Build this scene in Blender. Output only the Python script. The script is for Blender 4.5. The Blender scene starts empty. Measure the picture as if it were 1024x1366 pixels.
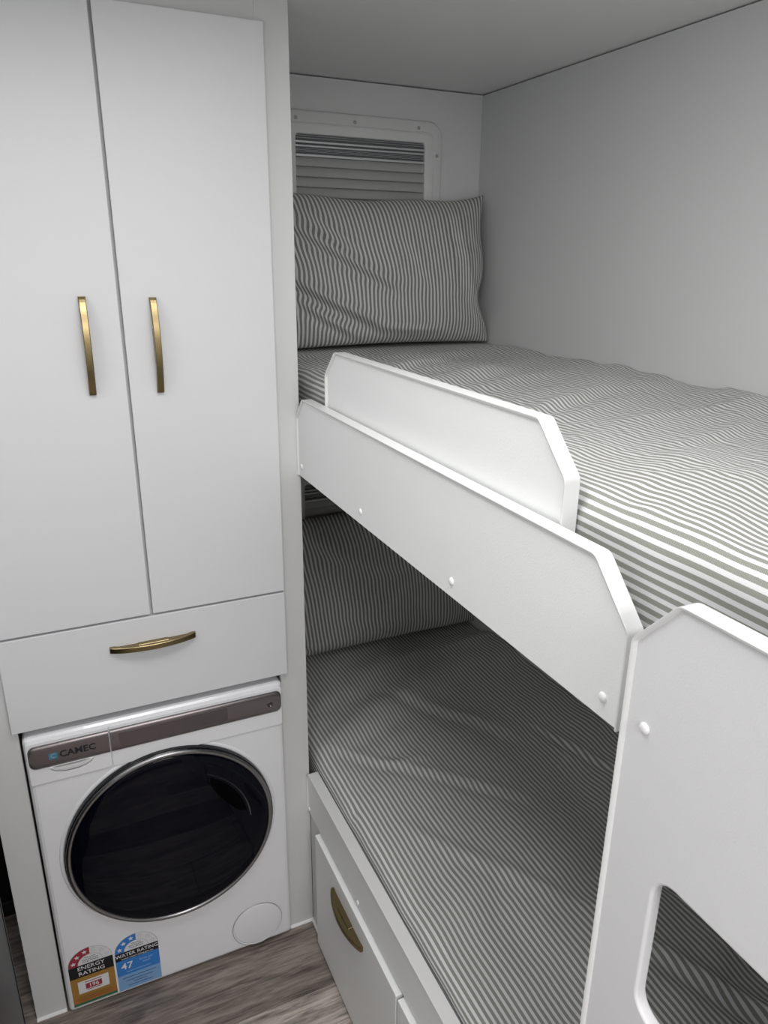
import bpy, bmesh, math, random
import numpy as np
from mathutils import Vector, Matrix
from math import sin, cos, pi, radians
random.seed(7)
S = bpy.context.scene
COL = S.collection

# ------------------------------------------------------------------ camera
FPX = 984.08
cam_d = bpy.data.cameras.new('camera')
cam = bpy.data.objects.new('camera', cam_d)
COL.objects.link(cam)
cam.location = (-0.5242, -1.5882, 1.845)
cam.rotation_euler = (1.2377, -0.0099, -0.4325)
cam_d.sensor_fit = 'VERTICAL'
cam_d.sensor_height = 36.0
cam_d.sensor_width = 27.0
cam_d.lens = FPX * 36.0 / 1366.0
cam_d.clip_start = 0.02
S.camera = cam

# ------------------------------------------------------------------ world, lamps, exposure
W = bpy.data.worlds.new('world')
S.world = W
W.use_nodes = True
W.node_tree.nodes['Background'].inputs[0].default_value = (0.03, 0.035, 0.045, 1)
W.node_tree.nodes['Background'].inputs[1].default_value = 0.3
S.view_settings.view_transform = 'Standard'
S.view_settings.look = 'None'
S.view_settings.exposure = 0.0
S.view_settings.gamma = 1.0
S.view_settings.use_curve_mapping = False

def area(name, loc, sx, sy, power, rot=(0, 0, 0), col=(1.0, 0.985, 0.97), spread=180):
    l = bpy.data.lights.new(name, 'AREA')
    l.shape = 'RECTANGLE'; l.size = sx; l.size_y = sy
    l.energy = power; l.color = col; l.spread = radians(spread)
    o = bpy.data.objects.new(name, l); COL.objects.link(o)
    o.location = loc; o.rotation_euler = rot
    return o
CEIL = 2.3123
LZ = CEIL - 0.02
area('ceiling_lamp_left', (-1.05, -0.6, LZ), .3, .3, 2.4)
area('ceiling_lamp_aisle', (-0.40, -0.9, LZ), .3, .3, 4.6)
area('ceiling_lamp_rail', (-0.10, -0.85, LZ), .25, .6, 3.0)
area('ceiling_lamp_rear_left', (-0.45, -2.6, LZ), .4, .5, 17.5)
area('ceiling_lamp_rear_right', (-0.10, -2.6, LZ), .4, .5, 21.0)

# ------------------------------------------------------------------ material helpers
def mat(name, col, rough=0.5, metal=0.0, spec=0.5, coat=0.0, noise=0.0, nscale=40, bump=0.0, bscale=300, trans=0.0, emit=None):
    m = bpy.data.materials.new(name); m.use_nodes = True
    nt = m.node_tree; b = nt.nodes['Principled BSDF']
    b.inputs['Base Color'].default_value = (*col, 1)
    b.inputs['Roughness'].default_value = rough
    b.inputs['Metallic'].default_value = metal
    b.inputs['Specular IOR Level'].default_value = spec
    b.inputs['Coat Weight'].default_value = coat
    b.inputs['Coat Roughness'].default_value = 0.03
    b.inputs['Transmission Weight'].default_value = trans
    tc = nt.nodes.new('ShaderNodeTexCoord')
    if noise > 0:
        n = nt.nodes.new('ShaderNodeTexNoise'); n.inputs['Scale'].default_value = nscale
        n.inputs['Detail'].default_value = 4
        nt.links.new(tc.outputs['Object'], n.inputs['Vector'])
        r = nt.nodes.new('ShaderNodeMapRange')
        r.inputs['To Min'].default_value = 1 - noise; r.inputs['To Max'].default_value = 1 + noise
        nt.links.new(n.outputs['Fac'], r.inputs['Value'])
        mx = nt.nodes.new('ShaderNodeVectorMath'); mx.operation = 'SCALE'
        mx.inputs[0].default_value = col
        nt.links.new(r.outputs['Result'], mx.inputs['Scale'])
        nt.links.new(mx.outputs['Vector'], b.inputs['Base Color'])
    if bump > 0:
        n = nt.nodes.new('ShaderNodeTexNoise'); n.inputs['Scale'].default_value = bscale
        n.inputs['Detail'].default_value = 3
        nt.links.new(tc.outputs['Object'], n.inputs['Vector'])
        bp = nt.nodes.new('ShaderNodeBump'); bp.inputs['Strength'].default_value = bump
        bp.inputs['Distance'].default_value = 0.001
        nt.links.new(n.outputs['Fac'], bp.inputs['Height'])
        nt.links.new(bp.outputs['Normal'], b.inputs['Normal'])
    return m

M = {}
M['wall'] = mat('white_wall_ply', (0.70, 0.71, 0.715), 0.45, noise=0.02, nscale=6, bump=0.12, bscale=240)
M['aisle_wall'] = mat('pale_grey_wall', (0.55, 0.545, 0.54), 0.5, noise=0.03, nscale=6)
M['ceiling'] = mat('white_ceiling_ply', (0.78, 0.785, 0.785), 0.38, noise=0.02, nscale=5, bump=0.08, bscale=200)
M['cabinet'] = mat('satin_white_cabinet', (0.69, 0.698, 0.720), 0.42, noise=0.012, nscale=4, bump=0.08, bscale=260)
M['carcass'] = mat('white_cabinet_frame', (0.645, 0.65, 0.655), 0.4, noise=0.01, nscale=5, bump=0.06)
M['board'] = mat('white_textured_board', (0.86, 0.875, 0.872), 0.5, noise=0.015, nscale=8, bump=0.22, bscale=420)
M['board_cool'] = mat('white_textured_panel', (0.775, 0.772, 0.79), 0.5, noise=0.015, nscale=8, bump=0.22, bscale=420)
M['trim'] = mat('white_plastic_edge', (0.77, 0.775, 0.775), 0.36, noise=0.01, nscale=20)
M['cap'] = mat('white_plastic_cap', (0.86, 0.86, 0.87), 0.25, noise=0.01)
M['caulk'] = mat('white_silicone', (0.8, 0.8, 0.8), 0.4, noise=0.02)
M['brass'] = mat('antique_brushed_brass', (0.27, 0.21, 0.11), 0.3, metal=1.0, noise=0.06, nscale=120)
M['brass_dark'] = mat('shadowed_brass_recess', (0.27, 0.215, 0.12), 0.4, metal=1.0, noise=0.05)
M['appliance'] = mat('gloss_white_enamel', (0.80, 0.805, 0.835), 0.22, coat=0.3, noise=0.008, nscale=5)
M['fascia'] = mat('brushed_bronze_fascia', (0.20, 0.175, 0.18), 0.3, metal=0.75, noise=0.05, nscale=60)
M['fascia_dark'] = mat('tinted_display', (0.15, 0.132, 0.138), 0.22, metal=0.7, noise=0.04)
M['chrome'] = mat('satin_chrome', (0.30, 0.30, 0.31), 0.3, metal=1.0, noise=0.03)
M['black'] = mat('black_gloss_plastic', (0.006, 0.007, 0.009), 0.15, noise=0.05)
M['blackmat'] = mat('black_gasket', (0.006, 0.006, 0.007), 0.6, noise=0.05)
M['recess'] = mat('black_recess_shade', (0.0015, 0.0015, 0.002), 0.7, spec=0.02, noise=0.02)
M['drum'] = mat('dark_steel_drum', (0.010, 0.011, 0.014), 0.35, metal=0.5, noise=0.05)
M['gap'] = mat('dark_cavity', (0.01, 0.01, 0.01), 0.8, noise=0.05)
M['frame'] = mat('white_window_plastic', (0.74, 0.745, 0.75), 0.35, noise=0.01)
M['alu'] = mat('silver_blind_rail', (0.62, 0.63, 0.65), 0.3, metal=0.6, noise=0.03)
M['blind'] = mat('grey_pleated_blind', (0.42, 0.425, 0.42), 0.6, noise=0.04, nscale=60)
M['slot'] = mat('dark_blind_slot', (0.13, 0.135, 0.14), 0.5, noise=0.04)
M['ply'] = mat('low_bounce_dark_ply', (0.24, 0.19, 0.135), 0.7, noise=0.12, nscale=25)  # dark tone chosen so the unseen deck underside bounces less light below
M['screw'] = mat('grey_screw_head', (0.42, 0.42, 0.42), 0.4, metal=0.4, noise=0.05)
M['fridge'] = mat('black_glass_door', (0.006, 0.007, 0.008), 0.3, spec=0.2, noise=0.05)
M['fridge_edge'] = mat('dark_grey_edge', (0.018, 0.019, 0.021), 0.4, metal=0.2, noise=0.05)
M['lino'] = mat('vinyl_underlay', (0.08, 0.07, 0.06), 0.6, noise=0.1)

# tinted washing machine glass
m = mat('tinted_door_glass', (0.0015, 0.002, 0.006), 0.02, spec=0.12, trans=0.15, noise=0.05)
M['glass'] = m
m = mat('window_glass', (0.9, 0.95, 0.95), 0.02, trans=1.0, noise=0.01)
M['pane'] = m

def stripe_mat(name, period, grey=(0.225, 0.232, 0.208), white=(0.68, 0.685, 0.69)):
    m = bpy.data.materials.new(name); m.use_nodes = True
    nt = m.node_tree; b = nt.nodes['Principled BSDF']
    b.inputs['Roughness'].default_value = 0.85
    b.inputs['Specular IOR Level'].default_value = 0.2
    b.inputs['Sheen Weight'].default_value = 0.1
    uv = nt.nodes.new('ShaderNodeUVMap'); uv.uv_map = 'cloth'
    sp = nt.nodes.new('ShaderNodeSeparateXYZ'); nt.links.new(uv.outputs['UV'], sp.inputs[0])
    d = nt.nodes.new('ShaderNodeMath'); d.operation = 'MULTIPLY'; d.inputs[1].default_value = 1 / period
    nt.links.new(sp.outputs['X'], d.inputs[0])
    # soft wobble of the printed edge
    nz = nt.nodes.new('ShaderNodeTexNoise'); nz.inputs['Scale'].default_value = 700; nz.inputs['Detail'].default_value = 2
    nt.links.new(uv.outputs['UV'], nz.inputs['Vector'])
    wob = nt.nodes.new('ShaderNodeMath'); wob.operation = 'MULTIPLY_ADD'
    wob.inputs[1].default_value = 0.10
    nt.links.new(nz.outputs['Fac'], wob.inputs[0]); nt.links.new(d.outputs[0], wob.inputs[2])
    pp = nt.nodes.new('ShaderNodeMath'); pp.operation = 'PINGPONG'; pp.inputs[1].default_value = 0.5
    nt.links.new(wob.outputs[0], pp.inputs[0])
    ss = nt.nodes.new('ShaderNodeMapRange'); ss.interpolation_type = 'SMOOTHSTEP'
    ss.inputs['From Min'].default_value = 0.265 - 0.03; ss.inputs['From Max'].default_value = 0.265 + 0.03
    nt.links.new(pp.outputs[0], ss.inputs['Value'])
    # twill weave inside the grey stripes: fine diagonal threads
    mp = nt.nodes.new('ShaderNodeMapping'); mp.inputs['Rotation'].default_value = (0, 0, radians(35))
    nt.links.new(uv.outputs['UV'], mp.inputs['Vector'])
    wv = nt.nodes.new('ShaderNodeTexWave'); wv.inputs['Scale'].default_value = 210; wv.inputs['Distortion'].default_value = 3
    wv.inputs['Detail'].default_value = 2; wv.inputs['Detail Scale'].default_value = 3
    nt.links.new(mp.outputs[0], wv.inputs['Vector'])
    g = nt.nodes.new('ShaderNodeMix'); g.data_type = 'RGBA'
    g.inputs[6].default_value = (*[c * 0.82 for c in grey], 1); g.inputs[7].default_value = (*[c * 1.22 for c in grey], 1)
    nt.links.new(wv.outputs['Fac'], g.inputs[0])
    mx = nt.nodes.new('ShaderNodeMix'); mx.data_type = 'RGBA'
    nt.links.new(ss.outputs[0], mx.inputs[0])
    nt.links.new(g.outputs[2], mx.inputs[6]); mx.inputs[7].default_value = (*white, 1)
    nt.links.new(mx.outputs[2], b.inputs['Base Color'])
    bp = nt.nodes.new('ShaderNodeBump'); bp.inputs['Strength'].default_value = 0.15; bp.inputs['Distance'].default_value = 0.0005
    nt.links.new(nz.outputs['Fac'], bp.inputs['Height']); nt.links.new(bp.outputs[0], b.inputs['Normal'])
    return m
M['sheet'] = stripe_mat('striped_bed_sheet', 0.0118, grey=(0.268, 0.274, 0.248), white=(0.70, 0.705, 0.71))
M['slip'] = stripe_mat('striped_pillow_slip', 0.0124)

def wood_mat(name, base, seed):
    m = bpy.data.materials.new(name); m.use_nodes = True
    nt = m.node_tree; b = nt.nodes['Principled BSDF']
    b.inputs['Roughness'].default_value = 0.5
    tc = nt.nodes.new('ShaderNodeTexCoord')
    mp = nt.nodes.new('ShaderNodeMapping'); mp.inputs['Scale'].default_value = (3.2, 52, 10)
    mp.inputs['Location'].default_value = (seed * 3.1, seed * 1.7, 0)
    nt.links.new(tc.outputs['Object'], mp.inputs['Vector'])
    n1 = nt.nodes.new('ShaderNodeTexNoise'); n1.inputs['Scale'].default_value = 3.0; n1.inputs['Detail'].default_value = 8
    n1.inputs['Roughness'].default_value = 0.68; n1.inputs['Distortion'].default_value = 0.9
    nt.links.new(mp.outputs[0], n1.inputs['Vector'])
    mp2 = nt.nodes.new('ShaderNodeMapping'); mp2.inputs['Scale'].default_value = (1.6, 9, 4)
    mp2.inputs['Location'].default_value = (seed, -seed, 0)
    nt.links.new(tc.outputs['Object'], mp2.inputs['Vector'])
    n2 = nt.nodes.new('ShaderNodeTexNoise'); n2.inputs['Scale'].default_value = 3.0; n2.inputs['Detail'].default_value = 4
    n2.inputs['Distortion'].default_value = 1.2
    nt.links.new(mp2.outputs[0], n2.inputs['Vector'])
    mixf = nt.nodes.new('ShaderNodeMath'); mixf.operation = 'MULTIPLY_ADD'; mixf.inputs[1].default_value = 0.45
    nt.links.new(n2.outputs['Fac'], mixf.inputs[0])
    h = nt.nodes.new('ShaderNodeMath'); h.operation = 'MULTIPLY'; h.inputs[1].default_value = 0.62
    nt.links.new(n1.outputs['Fac'], h.inputs[0]); nt.links.new(h.outputs[0], mixf.inputs[2])
    r = nt.nodes.new('ShaderNodeValToRGB')
    e = r.color_ramp.elements
    e[0].position = 0.41; e[0].color = (*[c * 0.42 for c in base], 1)
    e[1].position = 0.65; e[1].color = (*[c * 1.65 for c in base], 1)
    k = r.color_ramp.elements.new(0.53); k.color = (*base, 1)
    nt.links.new(mixf.outputs[0], r.inputs[0]); nt.links.new(r.outputs[0], b.inputs['Base Color'])
    bp = nt.nodes.new('ShaderNodeBump'); bp.inputs['Strength'].default_value = 0.25; bp.inputs['Distance'].default_value = 0.001
    nt.links.new(n1.outputs['Fac'], bp.inputs['Height']); nt.links.new(bp.outputs[0], b.inputs['Normal'])
    return m
M['planks'] = [wood_mat('grey_brown_plank_a', (0.185, 0.155, 0.138), 1.3), wood_mat('grey_brown_plank_b', (0.37, 0.325, 0.29), 4.7),
               wood_mat('grey_brown_plank_c', (0.27, 0.232, 0.206), 8.9)]

def flat_mat(name, col, rough=0.4):
    if name not in M: M[name] = mat(name, col, rough, noise=0.015, nscale=80)
    return M[name]

# ------------------------------------------------------------------ object helpers
def link(name, me, m=None, parent=None, smooth=False):
    if m is not None and len(me.materials) == 0: me.materials.append(m)
    if smooth:
        me.polygons.foreach_set('use_smooth', [True] * len(me.polygons))
        if smooth == 2: me.set_sharp_from_angle(angle=radians(38))
    o = bpy.data.objects.new(name, me); COL.objects.link(o)
    if parent is not None: o.parent = parent
    return o
def from_bm(name, bm, m, parent=None, smooth=False):
    bmesh.ops.recalc_face_normals(bm, faces=bm.faces)
    me = bpy.data.meshes.new(name); bm.to_mesh(me); bm.free()
    return link(name, me, m, parent, smooth)
def thing(name, label, cat, group=None):
    o = bpy.data.objects.new(name, None); COL.objects.link(o); o.empty_display_size = 0.05
    o['label'] = label; o['category'] = cat
    if group: o['group'] = group
    return o
def base(o, loc):
    """put the thing's empty at its base without moving its parts"""
    o.location = loc
    for c in o.children: c.location = c.location - Vector(loc)
def tag(o, label=None, cat=None, group=None, kind=None):
    if label: o['label'] = label
    if cat: o['category'] = cat
    if group: o['group'] = group
    if kind: o['kind'] = kind
    return o
def box_bm(x0, x1, y0, y1, z0, z1, bev=0.0, seg=2, bm=None):
    bm2 = bmesh.new()
    bmesh.ops.create_cube(bm2, size=1)
    for v in bm2.verts:
        v.co = Vector(((x0 + x1) / 2 + v.co.x * (x1 - x0), (y0 + y1) / 2 + v.co.y * (y1 - y0), (z0 + z1) / 2 + v.co.z * (z1 - z0)))
    if bev > 0:
        bmesh.ops.bevel(bm2, geom=list(bm2.edges), offset=bev, segments=seg, profile=0.5, affect='EDGES')
    if bm is None: return bm2
    me = bpy.data.meshes.new('t'); bm2.to_mesh(me); bm2.free(); bm.from_mesh(me); bpy.data.meshes.remove(me)
    return bm
def box(name, x0, x1, y0, y1, z0, z1, m, parent=None, bev=0.0, seg=2):
    return from_bm(name, box_bm(x0, x1, y0, y1, z0, z1, bev, seg), m, parent)
def struct(o, label):
    o['kind'] = 'structure'; o['label'] = label
    return o
def ring_loft(bm, rings, closed_u=True, cap=True):
    vs = [[bm.verts.new(p) for p in r] for r in rings]
    n = len(vs[0])
    for a, b in zip(vs, vs[1:]):
        for i in range(n if closed_u else n - 1):
            j = (i + 1) % n
            bm.faces.new((a[i], a[j], b[j], b[i]))
    if cap:
        bm.faces.new(vs[0]); bm.faces.new(list(reversed(vs[-1])))
    return vs
def lathe(name, prof, m, parent, center, n=64, axis='-y', cap=False):
    """prof = [(radius, out)] ; out goes along -y from center"""
    bm = bmesh.new(); rings = []
    for r, h in prof:
        rings.append([(center[0] + r * cos(2 * pi * k / n), center[1] - h, center[2] + r * sin(2 * pi * k / n)) for k in range(n)])
    ring_loft(bm, rings, True, cap)
    bmesh.ops.remove_doubles(bm, verts=bm.verts, dist=1e-6)
    return from_bm(name, bm, m, parent, True)
def prism_y(name, pts, y0, y1, m, parent):
    """polygon in (x,z) extruded from y0 to y1"""
    bm = bmesh.new()
    a = [bm.verts.new((x, y0, z)) for x, z in pts]; b = [bm.verts.new((x, y1, z)) for x, z in pts]
    bm.faces.new(a); bm.faces.new(list(reversed(b)))
    for i in range(len(pts)):
        j = (i + 1) % len(pts); bm.faces.new((a[i], b[i], b[j], a[j]))
    return from_bm(name, bm, m, parent)
def text_mesh(name, body, size, m, parent, loc, align='CENTER', rot=(pi / 2, 0, 0), ext=0.00015, sx=1.0, bold=0.0):
    c = bpy.data.curves.new(name, 'FONT'); c.body = body; c.size = size; c.align_x = align; c.align_y = 'CENTER'
    c.extrude = ext; c.offset = bold; c.resolution_u = 2
    t = bpy.data.objects.new('t', c); COL.objects.link(t)
    dg = bpy.context.evaluated_depsgraph_get()
    me = bpy.data.meshes.new_from_object(t.evaluated_get(dg))
    bpy.data.objects.remove(t); bpy.data.curves.remove(c)
    me.materials.clear()
    me.transform(Matrix.Translation(loc) @ Matrix.Rotation(rot[2], 4, 'Z') @ Matrix.Rotation(rot[0], 4, 'X') @ Matrix.Diagonal((sx, 1, 1, 1)))
    return link(name, me, m, parent)

def round_path(P, r=0.006, n=4):
    out = [Vector(P[0])]
    for i in range(1, len(P) - 1):
        a, b, c = Vector(P[i - 1]), Vector(P[i]), Vector(P[i + 1])
        d1 = (a - b).normalized(); d2 = (c - b).normalized()
        ang = d1.angle(d2); t = min(r / math.tan(ang / 2) if ang < pi - .01 else 0.001, (a - b).length * .45, (c - b).length * .45)
        p1, p2 = b + d1 * t, b + d2 * t
        for k in range(n + 1):
            s = k / n
            out.append(p1 * (1 - s) ** 2 + b * 2 * s * (1 - s) + p2 * s ** 2)
    out.append(Vector(P[-1]))
    return out
def edge_trim(path, x0, x1, outside, parent, lip=0.0028, proud=0.003, core=0.0044, r=0.012):
    """soft plastic U-edge swept along a path in (y,z); board core lies between x0+core and x1-core.
    outside=+1: the outward normal is to the left of the travel direction"""
    P = round_path(path, r)
    prof = [(-lip, x0 + core + .0005), (-lip, x0 + .0008), (-lip + .0008, x0)]
    rr = 0.0055
    for k in range(7):
        a = pi / 2 * k / 6
        prof.append((proud - rr + rr * sin(a), x0 + rr - rr * cos(a)))
    for k in range(7):
        a = pi / 2 * k / 6
        prof.append((proud - rr + rr * cos(a), x1 - rr + rr * sin(a)))
    prof += [(-lip + .0008, x1), (-lip, x1 - .0008), (-lip, x1 - core - .0005)]
    bm = bmesh.new(); rings = []
    for i, p in enumerate(P):
        t1 = (p - P[i - 1]).normalized() if i > 0 else (P[1] - p).normalized()
        t2 = (P[i + 1] - p).normalized() if i < len(P) - 1 else t1
        n1 = Vector((-t1.y, t1.x)) * outside; n2 = Vector((-t2.y, t2.x)) * outside
        nn = (n1 + n2).normalized(); nn = nn / max(nn.dot(n1), .4)
        rings.append([(x, p.x + nn.x * s, p.y + nn.y * s) for s, x in prof])
    ring_loft(bm, rings, True, True)
    o = from_bm('edge_trim', bm, M['trim'], parent, 2)
    return o
def board(name, outline, x0, x1, m, parent, core=0.0044, holes=None):
    """flat board: polygon in (y,z) between x0+core and x1-core, optional holes with rounded lips"""
    c = bpy.data.curves.new('c', 'CURVE'); c.dimensions = '2D'; c.fill_mode = 'BOTH'
    hx = (x1 - x0) / 2 - core
    if holes: c.bevel_depth = 0.0035; c.bevel_resolution = 3; c.extrude = hx - 0.0035; c.offset = -0.0035
    else: c.extrude = hx
    for poly in [outline] + (holes or []):
        sp = c.splines.new('POLY'); sp.points.add(len(poly) - 1)
        for p, (y, z) in zip(sp.points, poly): p.co = (y, z, 0, 1)
        sp.use_cyclic_u = True
    t = bpy.data.objects.new('t', c); COL.objects.link(t)
    me = bpy.data.meshes.new_from_object(t.evaluated_get(bpy.context.evaluated_depsgraph_get()))
    bpy.data.objects.remove(t); bpy.data.curves.remove(c)
    me.materials.clear()
    # local (x,y,z) -> world (z + mid, x, y)
    R = Matrix(((0, 0, 1, (x0 + x1) / 2), (1, 0, 0, 0), (0, 1, 0, 0), (0, 0, 0, 1)))
    me.transform(R)
    return link(name, me, m, parent)
_cap = None
def screw_cap(x, y, z, parent):
    global _cap
    if _cap is None:
        bm = bmesh.new(); n = 20
        pr = [(0.0062, 0), (0.0062, .0008), (0.0056, .0019), (.0042, .0028), (.0022, .0033), (0, .0034)]
        rings = [[(-h, r * cos(2 * pi * k / n), r * sin(2 * pi * k / n)) for k in range(n)] for r, h in pr]
        ring_loft(bm, rings, True, False); bmesh.ops.remove_doubles(bm, verts=bm.verts, dist=1e-6)
        bmesh.ops.recalc_face_normals(bm, faces=bm.faces)
        _cap = bpy.data.meshes.new('screw_cap'); bm.to_mesh(_cap); bm.free(); _cap.materials.append(M['cap'])
        _cap.polygons.foreach_set('use_smooth', [True] * len(_cap.polygons))
    o = bpy.data.objects.new('screw_cap', _cap); COL.objects.link(o); o.parent = parent
    o.location = (x, y, z)
    return o

# ------------------------------------------------------------------ cloth helpers (numpy)
def vnoise(x, y, seed):
    rng = np.random.RandomState(seed); T = rng.rand(64, 64)
    xi = np.floor(x).astype(int); yi = np.floor(y).astype(int); fx = x - xi; fy = y - yi
    fx = fx * fx * fx * (fx * (fx * 6 - 15) + 10); fy = fy * fy * fy * (fy * (fy * 6 - 15) + 10)
    g = lambda a, b: T[a % 64, b % 64]
    return (g(xi, yi) * (1 - fx) + g(xi + 1, yi) * fx) * (1 - fy) + (g(xi, yi + 1) * (1 - fx) + g(xi + 1, yi + 1) * fx) * fy - .5
def fold(X, Y, ax, ay, bx, by, w, A, kind='ridge'):
    """a crease along the segment a-b: ridge (bump) or step (one side tucked under the other)"""
    dx, dy = bx - ax, by - ay; L = math.hypot(dx, dy); dx /= L; dy /= L
    s = (X - ax) * dx + (Y - ay) * dy; d = (X - ax) * -dy + (Y - ay) * dx
    d = d + 0.25 * w * np.sin(s / L * 5.0)
    env = np.clip(1 - np.abs((s / L - .5) * 2) ** 3, 0, 1) * (s > -0.0) * (s < L)
    q = d / w
    return A * env * (np.exp(-q * q) if kind == 'ridge' else q * np.exp(-q * q) * 1.6)
def grid_mesh(name, P, UV, m, parent=None, close=False):
    ny, nx = P.shape[:2]
    idx = np.arange(ny * nx).reshape(ny, nx)
    f = np.stack([idx[:-1, :-1], idx[:-1, 1:], idx[1:, 1:], idx[1:, :-1]], -1).reshape(-1, 4)
    me = bpy.data.meshes.new(name)
    me.from_pydata(P.reshape(-1, 3).tolist(), [], f.tolist())
    uvl = me.uv_layers.new(name='cloth')
    uvl.data.foreach_set('uv', UV.reshape(-1, 2)[f.reshape(-1)].astype(np.float32).reshape(-1))
    return link(name, me, m, parent, True)

# ================================================================== SETTING
XR, YB, XL, YF = 0.803, 0.58, -1.20, -3.40
# floor: sub-floor plus single planks running along x
fl = struct(box('floor', XL, XR + .02, YF, YB + .02, -0.05, -0.004, M['lino']), 'grey brown timber-look plank floor in front of the washing machine')
PW = 0.21; y = -0.2145 - PW * 10; row = 0
plank_me = {}
while y < YB:
    y0, y1 = max(y, YF), min(y + PW, YB)
    off = [-.95, .62, -.80, .5][row % 4]
    xs = [XL] + [v for v in (off - .9, off, off + .9) if XL + .05 < v < XR - .05] + [XR]
    if y1 - y0 > .02:
        for a, b in zip(xs, xs[1:]):
            mi = M['planks'][1] if abs(y1 + 0.2145) < .02 else M['planks'][(0 if abs(y0 + 0.2145) < .02 else row * 2 + int(a * 7)) % 3]
            o = from_bm('plank', box_bm(a + .0006, b - .0006, y0 + .0006, y1 - .0006, -0.004, 0.0, .0006, 1), mi, fl)
    y += PW; row += 1

struct(box('ceiling', XL, XR + .02, YF, YB + .02, CEIL, CEIL + .03, M['ceiling']), 'plain white ceiling above the upper bunk')
struct(box('wall_right', XR, XR + .02, YF, YB + .02, -0.05, CEIL - .003, M['wall']), 'plain white wall along the long side of the bunks')
struct(box('wall_back', 0.0, XR - .0005, YB, YB + .02, 0.0, CEIL - .003, M['wall']), 'white end wall behind the pillows, with the windows')
struct(box('wall_left', XL - .02, XL, YF, YB + .02, -0.05, CEIL, M['wall']), 'white wall on the far side of the aisle')
struct(box('wall_front', XL, XR, YF - .02, YF, -0.05, CEIL, M['aisle_wall']), 'grey wall behind the camera')
d1 = struct(box('dark_panel_1', XL, -0.745, 0.385, 0.42, 0.0, CEIL, M['fridge'], bev=.003), 'plain dark panel closing the end of the passage left of the wardrobe')  # plain dark panel closing the passage
struct(box('trim_1', XL, -0.745, 0.376, 0.385, 0.0, 0.05, M['blackmat'], bev=.002), 'black strip at the foot of the dark panel')

def window(name, zc, hh, label, xc=0.401, hw=0.261):
    """caravan window with a broad plastic inner frame and a pleated blind; wall face at YB"""
    root = thing(name, label, None); del root['category']; root['kind'] = 'structure'
    def rr(w, h, r, n=8):
        pts = []
        for cx, cz, a0 in ((w - r, h - r, 0), (-(w - r), h - r, 90), (-(w - r), -(h - r), 180), (w - r, -(h - r), 270)):
            for k in range(n + 1):
                a = radians(a0 + 90 * k / n); pts.append((xc + cx + r * cos(a), zc + cz + r * sin(a)))
        return pts
    # profile: (inset from outer edge, corner radius, distance in front of wall)
    prof = [(0, .045, 0.0), (0, .045, .005), (.002, .043, .0085), (.005, .041, .010), (.030, .026, .012), (.0315, .025, .0095), (.033, .024, .0095), (.0345, .023, .012),
            (.055, .012, .0125), (.0585, .010, .011), (.060, .009, .007), (.060, .009, -.012)]
    bm = bmesh.new(); rings = []
    for ins, r, out in prof:
        rings.append([(x, YB - out, z) for x, z in rr(hw - ins, hh - ins, r)])
    ring_loft(bm, rings, True, False)
    f = from_bm('window_frame', bm, M['frame'], root, 2)
    iw, ih = hw - .058, hh - .058
    # pane with the night outside, then the blind in front of it
    box('pane', xc - iw, xc + iw, YB - .0005, YB + .0, zc - ih, zc + ih, M['pane'], root)
    # pleated blind
    z1 = zc + ih - .058; z0 = zc - ih
    bm = bmesh.new(); n = int(round((z1 - z0) / .0265)); prev = None
    for i in range(n):
        zt_ = z1 - (z1 - z0) * i / n; hp = (z1 - z0) / n
        for dz, dp in ((0, .0015), (.10, .0042), (.3, .0075), (.55, .0100), (.8, .0112), (.93, .0105), (.995, .0035)):
            z = zt_ - hp * dz
            a = bm.verts.new((xc - iw + .001, YB - dp, z)); b = bm.verts.new((xc + iw - .001, YB - dp, z))
            if prev: bm.faces.new((prev[0], prev[1], b, a))
            prev = (a, b)
    from_bm('pleated_blind', bm, M['blind'], root, 2)
    # stacked head of the blind: dark slots with three bright aluminium bars
    box('blind_head', xc - iw, xc + iw, YB - .004, YB - .001, z1 + .002, zc + ih, M['slot'], root)
    for zz, hgt, dep in ((z1 - .001, .0062, .013), (z1 + .0235, .0048, .0115), (z1 + .0335, .0055, .011), (z1 + .0115, .0014, .0075), (z1 + .0155, .0014, .0075), (z1 + .0195, .0012, .007), (z1 + .046, .0014, .007), (z1 + .052, .0012, .006)):
        box('blind_rail', xc - iw + .001, xc + iw - .001, YB - dep, YB - .0035, zz, zz + hgt, M['alu'], root, bev=.0005, seg=1)
    # screws round the frame
    sm = None
    for sx, sz in [(xc - .024, hh - .021), (xc + .179, hh - .021), (xc - .2, hh - .021)]:
        lathe('screw', [(.0052, 0), (.0052, .0015), (.0042, .0024), (.0015, .0024), (.001, .0012), (0, .0012)], M['screw'], root, (sx, YB - .0105, zc + sz), 14)
    for sz in (hh - .092, 0.0, -(hh - .092)):
        lathe('screw', [(.0052, 0), (.0052, .0015), (.0042, .0024), (.0015, .0024), (.001, .0012), (0, .0012)], M['screw'], root, (xc + hw - .019, YB - .0105, zc + sz), 14)
    base(root, (xc, YB, zc - hh))
    return root
window('window_1', 1.965, 0.26, 'window with closed pleated blind on the end wall above the upper pillow')
window('window_2', 0.97, 0.24, 'shaded window with closed blind on the end wall above the lower pillow')

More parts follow.
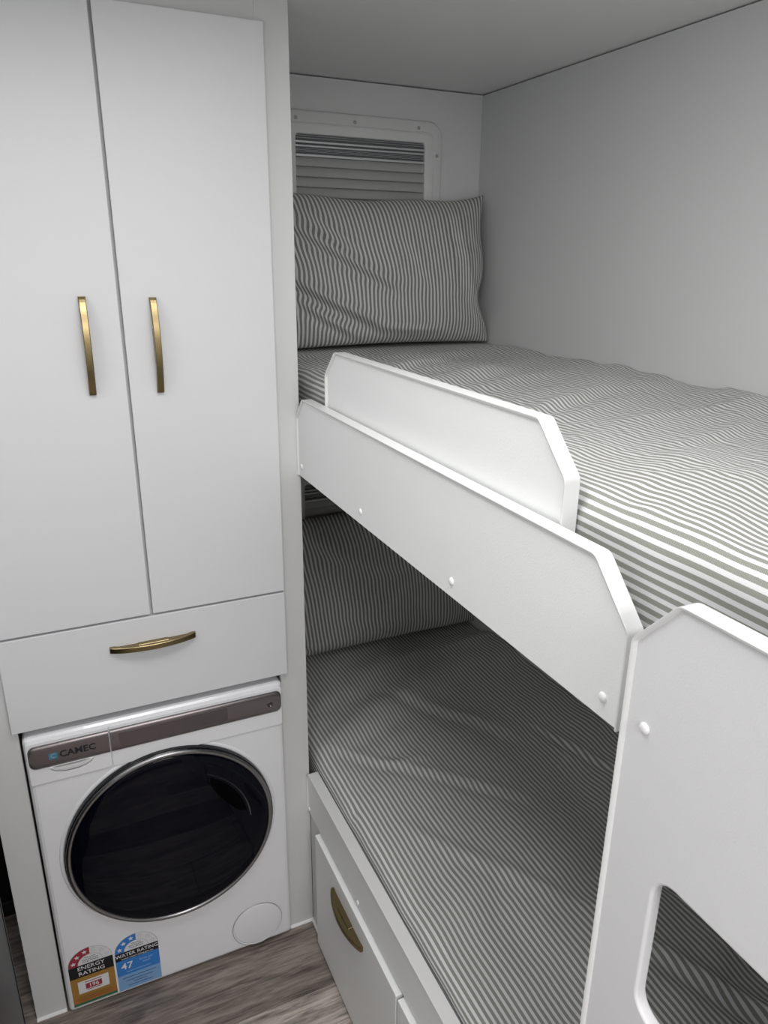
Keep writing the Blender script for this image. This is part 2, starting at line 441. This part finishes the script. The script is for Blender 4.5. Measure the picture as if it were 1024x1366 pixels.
# ================================================================== WARDROBE
wd = thing('wardrobe', 'tall white wardrobe cabinet with two doors and a drawer above the washing machine', 'cabinet')
XC0, XC1 = -0.742, 0.0
box('stile', XC0, -0.6712, 0.0, .018, 0.003, CEIL, M['carcass'], wd, bev=.0008, seg=1)
box('stile', -0.069, XC1, 0.0, .018, 0.003, CEIL, M['carcass'], wd, bev=.0008, seg=1)
box('side_panel', XC0, XC0 + .018, .018, YB, 0.003, CEIL, M['carcass'], wd)
box('side_panel', XC1 - .018, XC1, .018, YB, 0.003, CEIL, M['carcass'], wd)
box('top_rail', -0.668, -0.069, 0.0, .018, 2.2, CEIL, M['carcass'], wd)
box('mid_stile', -0.39, -0.34, 0.0, .018, 1.12, 2.2, M['carcass'], wd)
box('cross_rail', -0.668, -0.069, 0.0, .018, 0.842, 1.12, M['carcass'], wd)
box('back_panel', XC0 + .018, XC1 - .018, YB - .01, YB, 0.003, CEIL, M['carcass'], wd)
DY = -.018
ld = box('door', -0.6815, -0.3685, DY, -.001, 1.081, 2.264, M['cabinet'], wd, bev=.0012)
rd = box('door', -0.3625, -0.0558, DY, -.001, 1.081, 2.264, M['cabinet'], wd, bev=.0012)
dr = box('drawer', -0.6815, -0.0558, DY, -.001, 0.8515, 1.0755, M['cabinet'], wd, bev=.0012)
for xa, xb in ((XC0, -0.6712), (-0.071, 0.004)):
    bm = bmesh.new()
    ring_loft(bm, [[(x, -.0, .0), (x, -.006, .0), (x, -.0052, .0026), (x, -.003, .0052), (x, .0, .0062)] for x in (xa, xb)], True, True)
    from_bm('silicone_bead', bm, M['caulk'], wd)

def handle_bm(L=0.188, wid=0.0135, bow=0.027):
    """half-moon bow handle lying on a face z=0 of local space, long along x, standing out along +z:
    a bow strap, the thinner web that fills it behind, and the lug in the middle"""
    n = 36; bm = bmesh.new(); rings = []; web = []
    for i in range(n + 1):
        s = -1 + 2 * i / n
        zo = .0075 + (bow - .0075) * (1 - s * s) ** 0.85
        inner = max(0, min(bow * .72 * (1 - (abs(s) / .9) ** 2.6), zo - .0055))
        x = s * L / 2; w = wid / 2 * (1 - .04 * (1 - s * s)); c = .0012
        rings.append([(x, -w, inner), (x, -w, zo - c), (x, -w + c, zo), (x, w - c, zo), (x, w, zo - c), (x, w, inner)])
        if abs(s) < .9:
            h = wid / 2 - .0030
            web.append([(x, -h, .0), (x, -h, inner + .002), (x, h, inner + .002), (x, h, .0)])
    ring_loft(bm, rings, True, True)
    ring_loft(bm, web, True, True)
    box_bm(-.034, .034, -wid / 2 + .0012, wid / 2 - .0012, .0, bow * .52, .001, 1, bm=bm)
    return bm
def place_handle(parent, mw):
    bm = handle_bm(); bm.transform(mw)
    o = from_bm('handle', bm, M['brass'], parent)
    o['label'] = 'antique brass bow handle'
    return o
def basis(loc, ex, ey, ez):
    return Matrix(((ex[0], ey[0], ez[0], loc[0]), (ex[1], ey[1], ez[1], loc[1]), (ex[2], ey[2], ez[2], loc[2]), (0, 0, 0, 1)))
place_handle(ld, basis((-0.434, DY, 1.674), (0, 0, 1), (1, 0, 0), (0, -1, 0)))
place_handle(rd, basis((-0.3035, DY, 1.671), (0, 0, 1), (1, 0, 0), (0, -1, 0)))
place_handle(dr, basis((-0.3685, DY, 1.012), (1, 0, 0), (0, 0, -1), (0, -1, 0)))
base(wd, (-0.371, 0.3, 0.0))

# ================================================================== WASHING MACHINE
wm = thing('washing_machine', 'white front-loading washing machine with round dark door under the wardrobe drawer', 'washing machine')
WX0, WX1, WY, WZ0, WZ1 = -0.6655, -0.0712, -0.020, 0.0060, 0.832
bd = from_bm('body', box_bm(WX0, WX1, WY, .50, WZ0, WZ1, .012, 3), M['appliance'], wm)
for fx in (WX0 + .05, WX1 - .05):
    for fy in (.03, .44):
        lathe_o = box('foot', fx - .018, fx + .018, fy - .018, fy + .018, 0.0, .0080, M['blackmat'], wm, bev=.001)
# fascia: white raised upper front with soap drawer and bronze strip
fz0 = .7115
def rrect(x0, x1, z0, z1, r, n=6):
    pts = []
    for cx, cz, a0 in ((x1 - r, z1 - r, 0), (x0 + r, z1 - r, 90), (x0 + r, z0 + r, 180), (x1 - r, z0 + r, 270)):
        for k in range(n + 1):
            a = radians(a0 + 90 * k / n); pts.append((cx + r * cos(a), cz + r * sin(a)))
    return pts
def pillow_plate(name, x0, x1, z0, z1, r, y, out, m, parent, soft=.002):
    bm = bmesh.new(); rings = []
    for ins, o in ((0, 0), (0, out - soft), (soft * .3, out - soft * .3), (soft, out)):
        rings.append([(x, y - o, z) for x, z in rrect(x0 + ins, x1 - ins, z0 + ins, z1 - ins, max(r - ins, .0005))])
    ring_loft(bm, rings, True, True)
    return from_bm(name, bm, m, parent)
sd = pillow_plate('soap_drawer', WX0 + .004, -0.4875, fz0, WZ1 - .010, .006, WY, .004, M['appliance'], wm)
fu = pillow_plate('fascia', -0.4863, WX1 - .004, fz0, WZ1 - .010, .006, WY, .004, M['appliance'], wm)
YS = WY - .004
# bronze strip is split by the drawer joint; left part belongs to the drawer
def strip(name, x0, x1, rl, rrn, m, parent, z0=.7565, z1=.8115, out=.0022, y=YS, soft=0):
    pts = []
    for cx, cz, a0, r in ((x1 - rrn, z1 - rrn, 0, rrn), (x0 + rl, z1 - rl, 90, rl), (x0 + rl, z0 + rl, 180, rl), (x1 - rrn, z0 + rrn, 270, rrn)):
        for k in range(7):
            a = radians(a0 + 90 * k / 6); pts.append((cx + r * cos(a), cz + r * sin(a)))
    if soft == 0: return prism_y(name, pts, y - out, y + .0005, m, parent)
    zc = (z0 + z1) / 2; bm = bmesh.new(); rings = []
    for f, o in ((1, -.0005), (1, out * .35), (.93, out * .62), (.78, out * .84), (.5, out * .96), (.2, out)):
        rings.append([(x, y - o, zc + (z - zc) * f) for x, z in pts])
    ring_loft(bm, rings, True, True)
    return from_bm(name, bm, m, parent, 2)
strip('strip_surround', WX0 + .0075, -0.4885, .015, .001, M['chrome'], sd, .7545, .8135, .0016)
s1 = strip('bronze_strip', WX0 + .009, -0.4885, .0135, .0005, M['fascia'], sd, out=.0065, soft=1)
strip('strip_surround', -0.4855, WX1 - .0065, .001, .015, M['chrome'], fu, .7545, .8135, .0016)
s2 = strip('bronze_strip', -0.4855, WX1 - .008, .0005, .0135, M['fascia'], fu, out=.0065, soft=1)
strip('display', -0.467, -0.215, .002, .002, M['fascia_dark'], fu, .766, .802, .0068)
lathe('power_button', [(.0075, 0), (.0075, .0008), (.006, .0008), (.006, .0002), (0, .0002)], M['fascia_dark'], fu, (-0.108, YS - .0064, .782), 24)
# name badge
text_mesh('badge_lettering', 'CAMEC', .0225, flat_mat('badge_grey', (.012, .014, .022), .5), sd, (-0.556, YS - .0069, .7835), sx=1.02, bold=.0006)
ic = flat_mat('badge_blue', (.05, .20, .32), .35)
bm = bmesh.new()
box_bm(-0.6165, -0.5985, YS - .0070, YS - .004, .7755, .7915, bm=bm)
from_bm('badge_emblem', bm, ic, sd)
text_mesh('badge_emblem', 'C', .016, flat_mat('badge_pale', (.25, .3, .33), .35), sd, (-0.6075, YS - .00725, .7835), bold=.0004)
# finger scoop below the drawer strip
bm = bmesh.new(); nseg = 20; rings = []
for i in range(nseg + 1):
    s = -1 + 2 * i / nseg; x = -0.572 + s * .048; hh_ = .021 * math.sqrt(max(0, 1 - s * s)) + .0005
    rings.append([(x, YS - .0003, .754), (x, YS - .0035, .7535), (x, YS - .003, .7535 - hh_ * .45), (x, YS - .0012, .7535 - hh_ * .8), (x, YS - .0002, .7535 - hh_)])
ring_loft(bm, rings, True, True)
from_bm('finger_scoop', bm, M['appliance'], sd, True)
bm = bmesh.new(); rings = []
for i in range(nseg + 1):
    s = -1 + 2 * i / nseg; x = -0.572 + s * .040; t = .0042 * math.sqrt(max(0, 1 - s * s)) + .0002
    rings.append([(x, YS - .0034, .7535), (x, YS - .0040, .7535), (x, YS - .0040, .7535 - t), (x, YS - .0034, .7535 - t)])
ring_loft(bm, rings, True, True)
from_bm('scoop_shade_strip', bm, M['screw'], sd)  # solid grey strip, painted shade at the top of the scoop
# door
DC = (-0.3675, WY, 0.4705)
lathe('door_surround', [(.264, 0), (.262, .002), (.258, .003), (.255, .002), (.252, 0.0)], M['appliance'], wm, DC, 96)
door = lathe('door', [(.2545, 0), (.2545, .008), (.2535, .014), (.2515, .0165), (.249, .0175)], M['black'], wm, DC, 96)
lathe('door_ring', [(.2510, .016), (.2500, .0195), (.2465, .0215), (.2425, .0215), (.2395, .020), (.2385, .015)], M['chrome'], door, DC, 96)
gl = lathe('door_glass', [(.2395, .015), (.2395, .0185), (.235, .0205), (.215, .0235), (.185, .0275), (.14, .031), (.09, .0335), (.04, .0345), (0, .035)], M['glass'], door, DC, 96)
lathe('glass_bowl', [(.237, .012), (.20, .012), (.175, .010), (.172, .004), (.165, .0015), (.10, .003), (0, .0035)], M['drum'], door, DC, 72)
# door grip, upper right: thin bright lip, black patch painting the hollow's shade
bm = bmesh.new(); rings = []; n = 24
for i in range(n + 1):
    a = radians(62 - 59 * i / n); rr_ = .190; q = 1 - (2 * i / n - 1) ** 2
    rings.append([(DC[0] + r * cos(a), DC[1] - h, DC[2] + r * sin(a)) for r, h in ((rr_, .0270), (rr_ + .0022, .0285), (rr_ + .0026, .0265), (rr_, .0255))])
ring_loft(bm, rings, True, True)
from_bm('grip_lip', bm, M['chrome'], door)
bm = bmesh.new(); rings = []
for i in range(n + 1):
    a = radians(58 - 48 * i / n); q = math.sqrt(max(0, 1 - (2 * i / n - 1) ** 2)) + .01
    rings.append([(DC[0] + r * cos(a), DC[1] - h, DC[2] + r * sin(a)) for r, h in ((.184, .0280), (.184 - .034 * q, .0305), (.184 - .034 * q, .029), (.184, .026))])
ring_loft(bm, rings, True, True)
from_bm('grip_recess_shade', bm, M['recess'], door)
# filter cover
FC = (-0.170, WY, 0.082)
fcv = lathe('filter_cover', [(.0705, 0), (.0700, .0018), (.0672, .0018), (.0668, .0006), (.0662, .0006), (.0655, .002), (.063, .0024), (0, .0026)], M['appliance'], wm, FC, 64)
lathe('cover_seam', [(.0706, .0002), (.0709, .0010), (.0700, .0021), (.0692, .0021), (.0690, .0002)], M['screw'], fcv, FC, 64)

# rating stickers ---------------------------------------------------------
def arc_pts(cx, cz, r0, r1, a0, a1, n=20):
    p = [(cx + r1 * cos(radians(a0 + (a1 - a0) * k / n)), cz + r1 * sin(radians(a0 + (a1 - a0) * k / n))) for k in range(n + 1)]
    q = [(cx + r0 * cos(radians(a1 + (a0 - a1) * k / n)), cz + r0 * sin(radians(a1 + (a0 - a1) * k / n))) for k in range(n + 1)]
    return p + q
def star_pts(cx, cz, r, rot=0, inner=.42):
    return [(cx + (r if k % 2 == 0 else r * inner) * cos(radians(90 + rot + 36 * k)), cz + (r if k % 2 == 0 else r * inner) * sin(radians(90 + rot + 36 * k))) for k in range(10)]
LY = [WY]
def lay(name, pts, col, parent, lev):
    y = WY - .0002 - .0002 * lev
    return prism_y(name, pts, y, y + .00015, flat_mat(*col), parent)
def rc(x0, x1, z0, z1): return [(x0, z0), (x1, z0), (x1, z1), (x0, z1)]
WHITE = ('sticker_white', (.72, .73, .75)); BLK = ('sticker_black', (.006, .006, .008)); RED = ('sticker_red', (.33, .025, .05))
AMB = ('sticker_amber', (.36, .19, .035)); ORG = ('sticker_orange', (.40, .15, .035)); GRN = ('sticker_green', (.03, .15, .07)); BLUE = ('sticker_blue', (.035, .20, .58))
LBL = ('sticker_light_blue', (.20, .38, .64)); GRY = ('sticker_grey_line', (.42, .42, .44)); NAV = ('sticker_navy', (.02, .05, .14))
def sticker(name, label, x0, x1, zb, z_band0, z_band1, rz, arcc, star_n):
    cx = (x0 + x1) / 2; r = (x1 - x0) / 2
    outline = [(x0, zb), (x1, zb)] + [(cx + r * cos(radians(180 * k / 28)), z_band1 + rz * sin(radians(180 * k / 28))) for k in range(29)]
    root = lay(name, outline, WHITE, wm, 0); root['label'] = label
    def ell(p): return [(x, z_band1 + (z - z_band1) * rz / r) for x, z in p]
    lay('arch_border', ell(arc_pts(cx, z_band1, r - .0012, r, 2, 178, 28)), GRY, root, 1)
    lay('star_arc', ell(arc_pts(cx, z_band1, r * .57, r * .98, 88, 179.5, 22)), arcc, root, 2)
    lay('inner_arch', ell(arc_pts(cx, z_band1, r * .55, r * .57, 0, 180, 22)), GRY, root, 1)
    for k in range(6):
        a = 165 - k * 30 if star_n else 0
        sx, sz = cx + r * .78 * cos(radians(a)), z_band1 + rz * .78 * sin(radians(a))
        if k < 3: lay('star', star_pts(sx, sz, r * .135), WHITE, root, 3)
        else: 
            lay('star', star_pts(sx, sz, r * .135), GRY, root, 2); lay('star', star_pts(sx, sz, r * .105), WHITE, root, 3)
    lay('black_band', rc(x0, x1, z_band0, z_band1), BLK, root, 2)
    return root, cx, r
e, cx, r = sticker('energy_sticker', 'energy rating sticker with red star arc and amber panel', -0.6525, -0.5470, .020, .112, .151, .051, RED, 1)
tw = flat_mat('print_white', (.75, .75, .77)); tk = flat_mat('print_black', (.02, .02, .02)); tr = flat_mat('print_red', (.4, .03, .05))
def tx(nm, s, size, m, par, x, z, lev, **k): return text_mesh(nm, s, size, m, par, (x, WY - .0002 - .0002 * lev, z), ext=.00008, **k)
tx('lettering', 'ENERGY', .0168, tw, e, cx, .1405, 4, sx=1.04, bold=.0001)
tx('lettering', 'RATING', .0168, tw, e, cx, .1230, 4, sx=1.04, bold=.0001)
lay('amber_panel', rc(-0.6525, -0.5470, .034, .112), AMB, e, 2)
lay('orange_strip', rc(-0.6525, -0.5470, .0285, .042), ORG, e, 3)
lay('green_strip', rc(-0.6525, -0.5470, .020, .0285), GRN, e, 3)
lay('white_box', rc(-0.6365, -0.5630, .058, .0985), WHITE, e, 3)
lay('red_box', rc(-0.619, -0.580, .069, .0865), RED, e, 4)
tx('lettering', '196', .0165, tw, e, -0.5995, .0778, 5, bold=.0002)
for k, (a, b) in enumerate(((.020, .0915), (.017, .0645))): lay('print_line', rc(cx - a, cx + a, b, b + .0022), RED, e, 4)
for zz, ww in ((.0475, .040), (.0430, .044), (.0380, .042), (.0335, .036)): lay('print_line', rc(cx - ww + .002, cx + ww, zz, zz + .0011), ('sticker_brown', (.16, .07, .02)), e, 4)
for zz, s in ((.171, 'The more'), (.165, 'stars the more'), (.159, 'energy efficient')): tx('lettering', s, .0062, tk, e, cx, zz, 3)

w_, cx, r = sticker('water_sticker', 'water rating sticker with blue star arc and blue panel', -0.5425, -0.4350, .018, .119, .145, .050, BLUE, 1)
tx('lettering', 'WATER RATING', .0152, tw, w_, cx, .1345, 4, sx=.95, bold=.0001)
tx('lettering', 'www.waterrating.gov.au', .0078, tw, w_, cx, .1235, 4, sx=1.05)
lay('blue_panel', rc(-0.5425, -0.4350, .068, .119), BLUE, w_, 2)
lay('light_blue_panel', rc(-0.5425, -0.4350, .018, .068), LBL, w_, 2)
tx('lettering', '47', .030, tw, w_, -0.5165, .0965, 4, bold=.0003)
tx('lettering', 'litres per', .0095, flat_mat('print_pale_blue', (.35, .52, .8)), w_, -0.4675, .1045, 4)
tx('lettering', 'wash', .0095, M['print_pale_blue'], w_, -0.4675, .0945, 4)
for zz, ww in ((.0765, .030), (.0565, .042), (.0455, .034), (.0375, .016), (.0285, .030)): lay('print_line', rc(cx - ww, cx + ww, zz, zz + .0016), NAV if zz < .07 else ('sticker_pale', (.3, .48, .75)), w_, 4)
for zz, s in ((.165, 'The more'), (.159, 'stars the more'), (.153, 'water efficient')): tx('lettering', s, .0062, tk, w_, cx, zz, 3)
base(wm, (-0.368, 0.24, 0.0))

# ================================================================== BUNK BED
bk = thing('bunk_bed', 'built-in white bunk bed with chamfered rails, guard board and cut-out end panel', 'bunk bed')
RX0, RX1 = -0.0095, 0.0130
# upper rail
pth = [(-.003, 1.362), (-.003, 1.4975), (-.047, 1.5435), (-1.018, 1.5435), (-1.0785, 1.4785), (-1.0785, 1.3615)]
ur = board('bed_rail', pth, RX0, RX1, M['board'], bk)
edge_trim([pth[0], pth[1], pth[2], pth[3], pth[4], pth[5]], RX0, RX1, 1, ur)
for yy in (-.024, -.369, -.716, -1.052): screw_cap(RX0 + .0044, yy, 1.387, ur)
# guard board standing behind it
GX0, GX1 = 0.0135, 0.0365
pth = [(-.135, 1.40), (-.135, 1.6105), (-.189, 1.661), (-.869, 1.661), (-.928, 1.601), (-.928, 1.40)]
gb = board('guard_board', pth, GX0, GX1, M['board'], bk)
edge_trim(pth, GX0, GX1, 1, gb)
# end panel with the step hole
PX0, PX1 = -0.0325, -0.0102
pth = [(-1.1115, 0.002), (-1.1115, 1.4945), (-1.1605, 1.5505), (-1.95, 1.5505), (-1.95, .002)]
def rr_yz(y0, y1, z0, z1, r, n=8):
    pts = []
    for cy, cz, a0 in ((y1 - r, z1 - r, 0), (y0 + r, z1 - r, 90), (y0 + r, z0 + r, 180), (y1 - r, z0 + r, 270)):
        for k in range(n + 1):
            a = radians(a0 + 90 * k / n); pts.append((cy + r * cos(a), cz + r * sin(a)))
    return pts
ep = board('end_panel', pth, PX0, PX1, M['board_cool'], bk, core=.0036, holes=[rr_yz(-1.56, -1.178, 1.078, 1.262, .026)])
edge_trim(pth[:4], PX0, PX1, 1, ep, core=.0036)
screw_cap(PX0 + .0036, -1.1375, 1.409, ep)
# lower rail
LX0, LX1 = -0.0105, 0.0185
pth = [(-.003, .398), (-.003, .5135), (-.016, .5255), (-1.106, .5255), (-1.106, .398)]
lr = board('bed_rail', pth, LX0, LX1, M['board'], bk)
edge_trim(pth[:4], LX0, LX1, 1, lr)
for yy in (-.012, -.353, -.70): screw_cap(LX0 + .0044, yy, .410, lr)
# decks and base
box('deck', GX1 + .001, XR - .001, -1.94, YB - .001, 1.385, 1.405, M['ply'], bk)
box('deck_edge', GX0, GX1 + .001, -1.94, YB - .001, 1.365, 1.399, M['carcass'], bk)
box('deck', .02, XR - .001, -1.94, YB - .001, .40, .418, M['carcass'], bk)
box('base_panel', 0.0005, .0185, -1.94, -.001, 0.003, .397, M['carcass'], bk)
box('foot_panel', .02, XR - .001, -1.96, -1.942, 0.003, 1.56, M['carcass'], bk)
for a, b, hnd in ((-.585, -.088, True), (-1.10, -.593, False)):
    dd = box('drawer', -0.018, -0.0005, a, b, .013, .3885, M['board'], bk, bev=.0012)
    ym = (a + b) / 2
    place_handle(dd, basis((-0.018, -.318 if hnd else ym, .333), (0, 1, 0), (0, 0, 1), (-1, 0, 0)))
bm = bmesh.new()
ring_loft(bm, [[(.0, y, .0), (-.006, y, .0), (-.0052, y, .0026), (-.003, y, .0052), (.0, y, .0062)] for y in (-.002, -.088)], True, True)
from_bm('silicone_bead', bm, M['caulk'], bk)
base(bk, (0.39, -0.68, 0.0))

# ================================================================== BEDDING
def mattress(name, label, x0, x1, y0, y1, zb, zt, rad, seed, amp, crown, group, extra=None, front_dip=0.0):
    # cross-section: up the front side, round the edge, across the top
    st = 0.0055
    side = np.linspace(zb, zt - rad, max(3, int((zt - rad - zb) / .008)))
    sec = [(x0, z) for z in side]
    na = 14
    for k in range(1, na + 1):
        a = pi / 2 * k / na; sec.append((x0 + rad - rad * cos(a), zt - rad + rad * sin(a)))
    nx = int((x1 - x0 - rad) / st)
    for k in range(1, nx + 1): sec.append((x0 + rad + (x1 - x0 - rad) * k / nx, zt))
    sec = np.array(sec); arc = np.concatenate([[0], np.cumsum(np.hypot(*np.diff(sec, axis=0).T))])
    ys = np.arange(y0, y1 + 1e-6, 0.0075)
    ny = len(ys)
    X = np.tile(sec[:, 0], (ny, 1)); Z = np.tile(sec[:, 1], (ny, 1)); Y = np.tile(ys[:, None], (1, len(sec)))
    U = np.tile(arc, (ny, 1))
    top = np.clip((Z - (zt - rad)) / rad, 0, 1) ** 1.5
    u = (X - x0) / (x1 - x0)
    D = amp * (1.5 * vnoise(X * 5 + seed, Y * 3.2, seed) + 1.25 * vnoise(X * 3.2 + Y * 2, Y * 11 - X * 4.5, seed + 1) + .38 * vnoise(X * 12 + 6 * Y, Y * 22 - X * 9, seed + 2) + .16 * vnoise(X * 60, Y * 40 + X * 20, seed + 3))
    D = D * 1.2 * np.clip(.28 + u * 3.2, 0, 1)
    D = D * np.clip((.47 - Y) / .1, .12, 1)
    Z = Z + top * D + crown * np.sin(np.clip(u, 0, 1) * pi) ** .8 * top
    X = X + (1 - top) * 0.35 * amp * (vnoise(Y * 6, Z * 10, seed + 5) + .5 * vnoise(Y * 17, Z * 20, seed + 6))
    if extra: Z = Z + top * extra(X, Y, u) * np.clip((.44 - Y) / .1, .1, 1)
    X = np.minimum(X, XR - .0015)
    P = np.stack([X, Y, Z], -1)
    UV = np.stack([U, Y], -1)
    # closing skirts so that the block is solid: back side down, ends down
    bk_ = P[:, -1:].copy(); bk_[..., 2] = zb
    P = np.concatenate([P, bk_], 1); UV = np.concatenate([UV, UV[:, -1:] + np.array([.15, 0])], 1)
    e0 = P[:1].copy(); e0[..., 2] = zb; e1 = P[-1:].copy(); e1[..., 2] = zb
    P = np.concatenate([e0, P, e1], 0); UV = np.concatenate([UV[:1] - np.array([0, .15]), UV, UV[-1:] + np.array([0, .15])], 0)
    o = grid_mesh(name, P, UV, M['sheet'])
    tag(o, label, 'mattress', group)
    return o
def up_extra(X, Y, u):
    d = 0.010 * np.clip((u - .80) / .2, 0, 1) * (np.abs(np.sin((Y + .08) * pi / .24)) ** .6 - .25)     # doona puffs against the wall
    for ax, ay, bx, by, w, A, k in ((.20, -.02, .55, .16, .022, .006, 'step'), (.25, -.25, .75, -.10, .03, .007, 'ridge'), (.12, -.55, .62, -.38, .028, .006, 'step'),
                                    (.35, -.62, .78, -.60, .02, .006, 'ridge'), (.45, -.95, .78, -.70, .02, .007, 'step'), (.30, -.80, .60, -.72, .018, .004, 'ridge'), (.15, .2, .7, .32, .03, .006, 'ridge'),
                                    (.5, -1.0, .75, -1.1, .02, .006, 'ridge')):
        d = d + fold(X, Y, ax, ay, bx, by, w, A * 1.5, k)
    return d
mattress('mattress', 'upper bunk mattress in a grey and white striped cover behind the guard board', 0.0385, XR, -1.935, YB - .002, 1.406, 1.583, .034, 11, .012, .004, 'striped bunk mattresses', up_extra)
def low_extra(X, Y, u):
    d = 0.014 * np.clip((u - .1) / .6, 0, 1) + 0.030 * np.clip((u - .70) / .3, 0, 1) * np.clip((.44 - Y) / .06, 0, 1)
    for ax, ay, bx, by, w, A, k in ((.05, .02, .45, -.42, .020, .006, 'step'), (.10, -.30, .38, -.75, .022, .006, 'ridge'), (.3, .25, .55, -.2, .03, .006, 'step'),
                                    (.45, -.62, .80, -.95, .022, .012, 'step'), (.38, -.80, .60, -1.25, .020, .014, 'step'), (.55, -.75, .75, -1.2, .02, .010, 'ridge'), (.15, -.1, .30, -.16, .014, .004, 'ridge'),
                                    (.62, -.15, .70, -.45, .014, .006, 'step'), (.12, -.9, .3, -1.2, .02, .006, 'step')):
        d = d + fold(X, Y, ax, ay, bx, by, w, A, k)
    d = d - 0.012 * np.exp(-((Y + .235) / .02) ** 2) * np.exp(-(u / .03) ** 2)     # the little tuck at the rail
    return d
mattress('mattress', 'lower bunk mattress in a striped cover, shaded by the upper bunk', 0.0225, XR, -1.935, YB - .002, .419, .566, .030, 23, .009, .012, 'striped bunk mattresses', low_extra)

def pillow(name, label, x0, x1, zb, h, yb0, yb1, ytop, T, seed, creases, group, corner=(0.0, 0.0)):
    """standing pillow: v up, u along the wall; front and back shells meet in a seam"""
    nu, nv = 170, 110
    uu = np.linspace(-1, 1, nu); vv = np.linspace(-1, 1, nv)
    U, V = np.meshgrid(uu, vv)
    hw = (x1 - x0) / 2; cx = (x0 + x1) / 2
    sx = 1 - .035 * (1 - V ** 2) ** 1.0 * np.abs(U) ** 2        # sides drawn in between the corners
    sz = 1 - .045 * (1 - U ** 2) * np.abs(V) ** 2
    px = cx + hw * U * sx
    px = px - (.030 * np.exp(-((V + .38) / .26) ** 2) + .012 * np.exp(-((V - .55) / .25) ** 2)) * np.clip(U, 0, 1) ** 5
    pz = zb + h / 2 + h / 2 * V * sz + .004 * np.sin(U * 7 + seed) * (V > 0) * V + .016 * np.clip(U, 0, 1) ** 3 * (V > 0) * V
    prof = ((1 - np.abs(U) ** 3.2) * (1 - np.abs(V) ** 2.6)).clip(0, 1) ** .5
    t01 = (V + 1) / 2
    yb = yb0 + (yb1 - yb0) * (U + 1) / 2
    mid = yb * (1 - t01) + ytop * t01
    mid = mid - .006
    wr = .012 * vnoise(U * 2.4 + seed, V * 1.8, seed) + .005 * vnoise(U * 5 + V * 3, V * 3.2 - U * 1.5, seed + 1) + .0018 * vnoise(U * 17 + V * 6, V * 9 - U * 4, seed + 2)
    cr = np.zeros_like(U)
    for ax, ay, bx, by, w, A, k in creases: cr = cr + fold(U, V, ax, ay, bx, by, w, A, k)
    edge = prof ** .6
    fy = mid - T * prof * .62 - (wr + cr) * edge
    by = np.minimum(mid + T * prof * .38, YB - .014 + 0 * mid)
    lat = (vnoise(U * 2.5 + 3, V * 2.0 + 1, seed + 9) * .014 + cr * .9) * edge
    F = np.stack([px, fy, pz], -1); Bk = np.stack([px, by, pz], -1)
    UVf = np.stack([U * hw + lat + .018 * V * (1 - U), V * h / 2], -1)
    me_p = np.concatenate([F.reshape(-1, 3), Bk.reshape(-1, 3)])
    uv_p = np.concatenate([UVf.reshape(-1, 2), UVf.reshape(-1, 2)])
    idx = np.arange(nu * nv).reshape(nv, nu)
    f1 = np.stack([idx[:-1, :-1], idx[:-1, 1:], idx[1:, 1:], idx[1:, :-1]], -1).reshape(-1, 4)
    f2 = f1[:, ::-1] + nu * nv
    f = np.concatenate([f1, f2])
    me = bpy.data.meshes.new(name); me.from_pydata(me_p.tolist(), [], f.tolist())
    uvl = me.uv_layers.new(name='cloth'); uvl.data.foreach_set('uv', uv_p[f.reshape(-1)].astype(np.float32).reshape(-1))
    bm = bmesh.new(); bm.from_mesh(me); bmesh.ops.remove_doubles(bm, verts=bm.verts, dist=2e-4); bm.to_mesh(me); bm.free()
    o = link(name, me, M['slip'], None, True)
    return tag(o, label, 'pillow', group)
pillow('pillow', 'striped grey and white pillow leaning under the window on the upper bunk', 0.075, 0.797, 1.590, 0.4215, .470, .480, .548, .135, 31,
       [(-1.0, .75, .12, -.35, .07, .016, 'step'), (-1.0, .05, -.05, -.85, .08, .022, 'step'), (-.85, -.3, -.3, -.95, .06, .014, 'step'), (.62, .95, .70, -.2, .06, .014, 'step'), (-.75, .85, -.3, .25, .06, .010, 'step'),
        (.1, .55, .35, -.3, .07, .007, 'step'), (-.2, -.7, .5, -.82, .06, .010, 'ridge'), (.7, .1, .95, -.6, .06, .012, 'ridge')], 'striped pillows on the bunks')
pillow('pillow', 'striped pillow in deep shade leaning on the end wall of the lower bunk', 0.07, 0.797, .594, 0.463, .470, .470, .545, .13, 47,
       [(-.75, .85, -.35, .25, .12, .010, 'step'), (-.35, .3, .35, .05, .14, .006, 'step'), (-.6, -.35, .4, -.6, .12, .006, 'ridge'), (-.95, -.6, -.7, -.95, .05, .008, 'step'), (.3, -.3, .6, -.9, .1, .005, 'step')], 'striped pillows on the bunks')

# ================================================================== BLACK APPLIANCE LEFT OF THE WARDROBE
fr = thing('refrigerator', 'black glass-fronted refrigerator edge left of the wardrobe, at the frame edge', 'refrigerator')
box('body', -1.185, -0.768, -.78, -.125, 0.012, .93, M['fridge_edge'], fr, bev=.004)
box('door', -0.766, -0.750, -.775, -.131, 0.03, .925, M['fridge'], fr, bev=.003)
box('door_edge_strip', -0.766, -0.7485, -.130, -.122, 0.03, .925, M['fridge_edge'], fr, bev=.001)
for fy in (-.72, -.19): box('foot', -.86, -.80, fy - .02, fy + .02, 0, .0125, M['blackmat'], fr, bev=.003)
base(fr, (-.97, -.45, 0))
